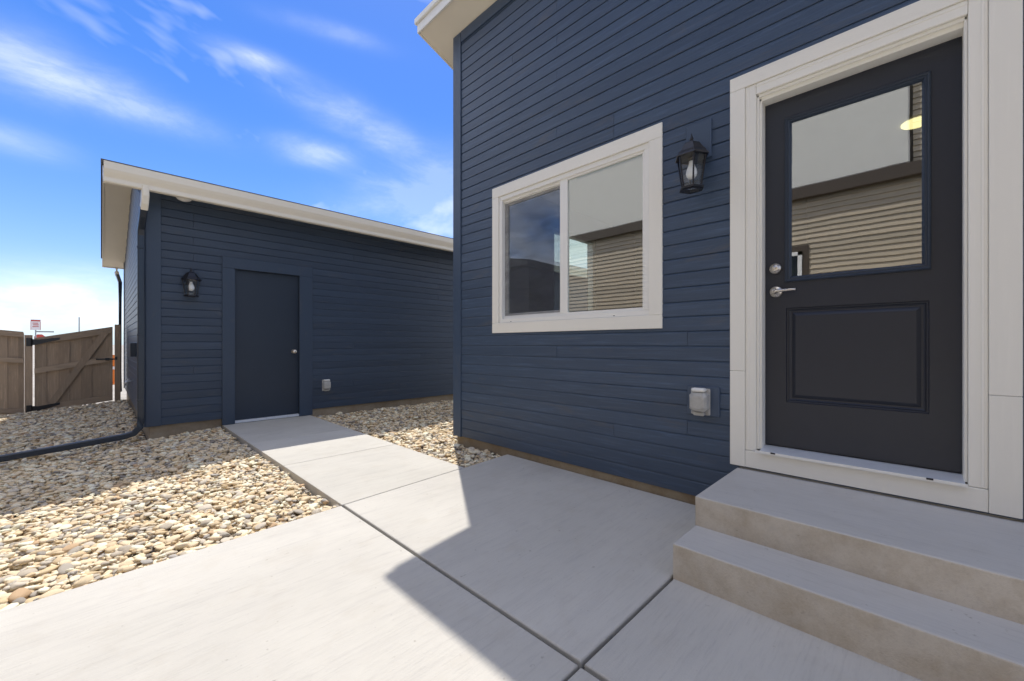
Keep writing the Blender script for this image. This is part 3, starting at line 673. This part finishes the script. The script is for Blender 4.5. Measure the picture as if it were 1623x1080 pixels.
def gutter(yf, s, x0, x1, zt, name='gutter'):
    """ogee gutter hung along an eave; s = -1 faces -Y"""
    bm = BM(); z0 = zt - .205
    pr = [(0, zt), (0, z0), (.060, z0), (.066, z0 + .010), (.064, z0 + .050), (.070, z0 + .062), (.092, z0 + .100), (.104, z0 + .130), (.106, zt), (.101, zt), (.098, zt - .03), (.01, zt - .04)]
    prism(bm, [(x0, yf + s * d, z) for d, z in pr], (x1 - x0, 0, 0)); return mk(name, bm, M['gutter'], gar)
zg = 2.965
gutter(ya - .021, -1, xr + .002, GX1 + .3, zg); gutter(yb + .021, 1, xr + .002, GX1 + .3, zg)
bm = BM(); lathe(bm, [(.075, 0), (.075, -.012), (.060, -.030), (.030, -.042), (.004, -.045)], 20, (.70, 6.22, gs(6.22) - .001)); mk('soffit_light', bm, M['vinyl'], gar, True)
# downspouts
bm = BM(); tube(bm, [(.345, 6.075, 2.80), (.345, 6.075, 2.70), (.342, 6.10, 2.62), (.338, 6.14, 2.57)], 0, rect=(.062, .085)); mk('gutter_outlet', bm, M['gutter'], gar)
bm = BM(); px_, py_ = .325, 6.345
tube(bm, [(.338, 6.13, 2.58), (.334, 6.19, 2.50), (px_, py_ - .03, 2.38), (px_, py_, 2.30), (px_, py_, .20), (px_ - .01, py_, .10), (px_ - .06, py_, .035), (px_ - .14, py_, .012), (-.35, py_ - .01, -.035), (-2.2, py_ - .06, -.18)], 0, rect=(.064, .062)); ds = mk('downspout', bm, M['pipe'], gar)
for z in (2.2, 1.9, 1.6, 1.3, 1.0, .6): pass
bm = BM()
for z in (2.15, 1.15, .4): box(bm, px_ - .036, .3505, py_ - .04, py_ + .045, z, z + .02, .002)
mk('strap', bm, M['pipe'], ds)
bm = BM(); tube(bm, [(.25, yb + .06, 2.77), (.25, yb + .06, 2.68), (.262, yb + .03, 2.60)], 0, rect=(.06, .07)); mk('gutter_outlet', bm, M['gutter'], gar)
bm = BM(); tube(bm, [(.262, yb + .03, 2.61), (.30, GY1 + .06, 2.42), (.30, GY1 + .05, .0)], 0, rect=(.062, .06)); mk('downspout', bm, M['pipe'], gar)
# side door
gd = obox('door', GD[0], GD[1], GY0 + .028, GY0 + .07, GD[2] + .012, GD[3], M['gdoor'], gar, .002, label='flat navy steel door of the garage')
bm = BM(); lathe(bm, [(.030, 0), (.030, .008), (.013, .014), (.012, .034), (.026, .042), (.030, .056), (.026, .068), (.008, .074)], 20, (1.968, GY0 + .028, .945), '-y'); mk('door_knob', bm, M['nickel'], gd, True)
obox('casing', TR[0], GD[0] - .002, GY0 - .030, GY0 + .012, 0.004, GD[3] + .004, M['blue_shaded_z'], gar, .003)
obox('casing', GD[1] + .002, TR[1], GY0 - .030, GY0 + .012, 0.004, GD[3] + .004, M['blue_shaded_z'], gar, .003)
obox('casing', TR[0], TR[1], GY0 - .031, GY0 + .012, GD[3] + .005, TR[3], M['blue_shaded_z'], gar, .003)
bm = BM(); box(bm, GD[0] - .02, GD[0] - .0005, GY0 + .0125, GY0 + .12, .02, GD[3] + .02); box(bm, GD[1] + .0005, GD[1] + .02, GY0 + .0125, GY0 + .12, .02, GD[3] + .02); box(bm, GD[0] - .0005, GD[1] + .0005, GY0 + .0125, GY0 + .12, GD[3] + .0015, GD[3] + .02); mk('door_frame', bm, M['gdoor'], gar)
obox('threshold', GD[0] - .001, GD[1] + .001, GY0 - .02, GY0 + .10, .006, .038, M['alu'], gar, .003)
tag(obox('meter_box', .30, .366, 8.10, 8.38, .87, 1.07, M['pipe'], None, .004), 'small dark box fixed to the garage side wall behind the downspout', 'wall box')
tap = thing('hose_tap', (.366, 9.27, .42), 'pale hose tap low on the garage side wall', 'tap')
bm = BM(); tube(bm, [(.366, 9.27, .44), (.30, 9.27, .44), (.285, 9.27, .42), (.283, 9.27, .37)], .016, 8); mk('spout', bm, M['alu'], tap, True)
bm = BM(); lathe(bm, [(.028, .47), (.028, .478)], 12, (.315, 9.27, 0)); tube(bm, [(.315, 9.27, .44), (.315, 9.27, .472)], .008, 8); mk('handle', bm, M['alu'], tap)

# ------------------------------------------------------------------ fence, gate and what shows over them
def fboard(parent, name, x0, x1, zb, zt, y0, y1, mat, sk=0.0, xr0=0.0):
    """upright or level board whose ends follow the slope sk"""
    bm = BM(); f = lambda x: sk * (x - xr0)
    prism(bm, [(x0, y0, zb + f(x0)), (x1, y0, zb + f(x1)), (x1, y0, zt + f(x1)), (x0, y0, zt + f(x0))], (0, y1 - y0, 0)); return mk(name, bm, mat, parent)
FY = 11.6
fen = thing('board_fence', (-1.3, FY, -.25), 'brown cedar board fence left of the gate', 'fence')
x = -3.05
while x < -1.02:
    x1 = min(x + .160, -.995); q_ = .0165 * (int(round((x + 3.05) / .142)) % 2); fboard(fen, 'fence_board', x, x1, -.225 + rng.uniform(-.008, .008), 1.265 + rng.uniform(-.004, .004), FY + .037 + q_, FY + .053 + q_, M['fence'], -.12, -1.1); x += .142
for z0, z1 in ((1.19, 1.29), (.72, .80), (-.20, -.12)): fboard(fen, 'rail', -3.05, -1.0, z0, z1, FY, FY + .036, M['fence_x'], -.12, -1.1)
for x in (-3.1,): fboard(fen, 'post', x - .05, x + .05, -.4, 1.5, FY - .03, FY + .07, M['fence'])
post = obox('gate_post', -.985, -.893, FY - .03, FY + .06, -.4, 1.222, M['fence'], None, .004); tag(post, 'brown gate post carrying the black strap hinges', 'post')
post = obox('gate_post', .196, .284, FY - .05, FY + .05, -.4, 1.452, M['fence'], None, .004); tag(post, 'brown latch post between the gate and the garage wall', 'post')
gate = thing('yard_gate', (-.85, FY, -.2), 'brown cedar yard gate with diagonal brace and black hinges', 'gate')
sk = .235; gx0, gx1 = -.868, .168; tz = 1.165; bz = -.205
sb = .115
n = 7; wb = (gx1 - gx0) / n
for i in range(n):
    a, c = gx0 + i * wb - (.012 if i % 2 else 0), gx0 + (i + 1) * wb + (.012 if i % 2 else 0)
    a, c = max(a, gx0), min(c, gx1)
    bm = BM(); ft = lambda x: tz + sk * (x - gx0); fb = lambda x: bz + sb * (x - gx0)
    prism(bm, [(a, FY + .0205 + .0165 * (i % 2), fb(a)), (c, FY + .0205 + .0165 * (i % 2), fb(c)), (c, FY + .0205 + .0165 * (i % 2), ft(c) - .01), (a, FY + .0205 + .0165 * (i % 2), ft(a) - .01)], (0, .016, 0)); mk('gate_board', bm, M['fence'], gate)
fboard(gate, 'rail', gx0, gx1, tz - .125, tz - .0, FY - .016, FY + .02, M['fence_x'], sk, gx0)
fboard(gate, 'rail', gx0, gx1, .505, .605, FY - .016, FY + .02, M['fence_x'], .20, gx0)
fboard(gate, 'rail', gx0, gx1, bz, bz + .115, FY - .016, FY + .02, M['fence_x'], sb, gx0)
bm = BM(); p0, p1 = Vector((-.66, FY - .020, -.07)), Vector((.06, FY - .020, 1.285)); dd = (p1 - p0).normalized(); nn = Vector((-dd.z, 0, dd.x)) * .05
prism(bm, [p0 - nn, p1 - nn, p1 + nn, p0 + nn], (0, .034, 0)); mk('brace', bm, M['fence'], gate)
for zc in (1.09, -.145):
    bm = BM(); prism(bm, [(-.90, FY - .022, zc - .06), (-.90, FY - .022, zc + .06), (-.83, FY - .022, zc + .045), (-.55, FY - .022, zc + .035 + .055), (-.55, FY - .022, zc - .005 + .055), (-.83, FY - .022, zc - .045)], (0, -.006, 0))
    box(bm, -.965, -.90, FY - .040, FY - .032, zc - .075, zc + .075, .002); tube(bm, [(-.90, FY - .035, zc - .07), (-.90, FY - .035, zc + .07)], .012, 8); mk('strap_hinge', bm, M['black'], gate)
bm = BM(); box(bm, -.07, .20, FY - .030, FY - .0165, .735, .765, .002); box(bm, .06, .12, FY - .034, FY - .0165, .725, .775, .002); box(bm, .20, .235, FY - .062, FY - .0505, .735, .80, .002); mk('latch', bm, M['black'], gate)
def at(x, y, wdep):
    """world point seen at pixel x, y at the given distance ahead"""
    u = (x - 811.5) / 647.5; v = (546 - y) / 647.5; s, c = math.sin(YAW), math.cos(YAW)
    return Vector(((s + u * c) * wdep, (c - u * s) * wdep, 1.05 + v * wdep))
def facing(o, p): o.rotation_euler = (0, 0, math.atan2(p.y, p.x) - R(90))
p = at(56.5, 515, 24)
sg = thing('street_sign', (p.x, p.y, -.4), 'small white street sign with red lettering above the fence', 'sign'); facing(sg, p)
bm = BM(); tube(bm, [(0, .03, 0), (0, .03, p.z + .4)], .03, 8); mk('post', bm, M['steel'], sg, local=True)
z0 = p.z + .4
bm = BM(); box(bm, -.20, .20, -.01, .0, z0 - .31, z0 + .31, .003); mk('sign_plate', bm, M['sign_w'], sg, local=True)
bm = BM()
for (a, b_, c, d) in ((-.18, .18, .20, .28), (-.12, .10, .07, .115), (-.10, .12, -.03, .015), (-.12, .12, -.13, -.09), (-.195, -.18, -.30, .18), (.18, .195, -.30, .18)): box(bm, a, b_, -.016, -.011, z0 + c, z0 + d)
mk('lettering', bm, M['sign_r'], sg, local=True)
bm = BM(); box(bm, .02, .72, .04, .05, z0 - .44, z0 - .36, .003); mk('name_blade', bm, M['steel'], sg, local=True)
p = at(63, 536, 26); o8 = thing('road_sign', (p.x, p.y, -.4), 'rounded red road sign just showing over the gate', 'sign'); facing(o8, p)
bm = BM(); lathe(bm, [(.25, 0), (.25, .01)], 8, (0, 0, p.z + .4), '-y', R(22.5)); mk('sign_plate', bm, M['sign_r'], o8, local=True)
bm = BM(); tube(bm, [(0, .02, 0), (0, .02, p.z + .4)], .025, 8); mk('post', bm, M['steel'], o8, local=True)
p = at(125.5, 503, 30); bm = BM(); tube(bm, [(p.x, p.y, -.42), (p.x, p.y, p.z)], .035, 8); tag(mk('steel_pole', bm, M['steel']), 'thin grey pole rising over the middle of the gate', 'pole')
p = at(180.3, 560, 15); bar = thing('traffic_post', (p.x, p.y, -.42), 'orange traffic post seen through the gap beside the gate', 'traffic post')
bm = BM(); lathe(bm, [(.16, 0), (.16, .05), (.062, .06), (.055, 1.08)], 14); mk('tube', bm, M['orange'], bar, local=True)
bm = BM(); lathe(bm, [(.064, .55), (.064, .66)], 14, cap=False); mk('band', bm, M['sign_w'], bar, local=True)

# ------------------------------------------------------------------ the neighbours across the court (seen in the glass)
nb = thing('neighbour_house', (-4, 2, 0), 'taupe sided house with pale stucco upper storey reflected in the glass', 'house')
NX = -4.0
bm = BM(); box(bm, -11, NX - .004, -10, 7.2, -.3, 7.4); mk('wall', bm, M['n_brown'], nb)
def nboard(z, y0, y1):
    o = board(nb, 'y', y0, y1, z, 0, NX, M['n_siding'], h=.10, t=.024, lap=True); o.scale = (-1, 1, 1)
NW = (1.60, 2.75, 1.36, 2.86)
for i in range(40):
    z = .1 + i * .10
    if z + .10 > 3.92: break
    if NW[2] - .1 < z < NW[3] + .02: nboard(z, -10, NW[0] - .11); nboard(z, NW[1] + .11, 7.2)
    else: nboard(z, -10, 7.2)
for i in range(32):
    z = 4.09 + i * .10; nboard(z, -10, .06)
obox('upper_storey', NX, NX + .12, .10, 7.2, 4.09, 7.35, M['stucco'], nb, .02)
obox('band_board', NX + .024, NX + .15, -10, 7.2, 3.87, 4.085, M['n_brown'], nb, .003)
obox('eave', -11.4, NX + .70, -10.3, 7.6, 7.4, 7.65, M['n_brown'], nb, .004)
def nwin(y0, y1, z0, z1, x):
    bm = BM()
    for (a, b_, c, d) in ((y0, y1, z0, z0 + .07), (y0, y1, z1 - .07, z1), (y0, y0 + .07, z0, z1), (y1 - .07, y1, z0, z1)): box(bm, x + .002, x + .05, a, b_, c, d)
    wn = mk('window', bm, M['vinyl'], nb); obox('pane', x + .006, x + .014, y0 + .07, y1 - .07, z0 + .07, z1 - .07, M['glass'], wn, 0)
    bm = BM()
    for (a, b_, c, d) in ((y0 - .11, y1 + .11, z0 - .11, z0 - .002), (y0 - .11, y1 + .11, z1 + .002, z1 + .11), (y0 - .11, y0 - .002, z0, z1), (y1 + .002, y1 + .11, z0, z1)): box(bm, x + .003, x + .034, a, b_, c, d)
    mk('casing', bm, M['n_brown'] if x < NX + .05 else M['vinyl'], wn)
nwin(*NW, NX); nwin(1.9, 3.1, 4.8, 6.4, NX + .12)
ng = thing('neighbour_garage', (-6, 12, 0), 'dark brown garage beyond the neighbouring house reflected in the left pane', 'garage')
bm = BM(); box(bm, -11, -4.6, 9.3, 16, -.4, 3.7); mk('wall', bm, M['n_garage'], ng)
bm = BM(); prism(bm, [(-4.2, 9.0, 3.65), (-4.2, 16.3, 3.65), (-4.2, 16.3, 3.82), (-4.2, 12.6, 4.5), (-4.2, 9.0, 3.82)], (-7.2, 0, 0)); mk('roof', bm, M['shingle'], ng)
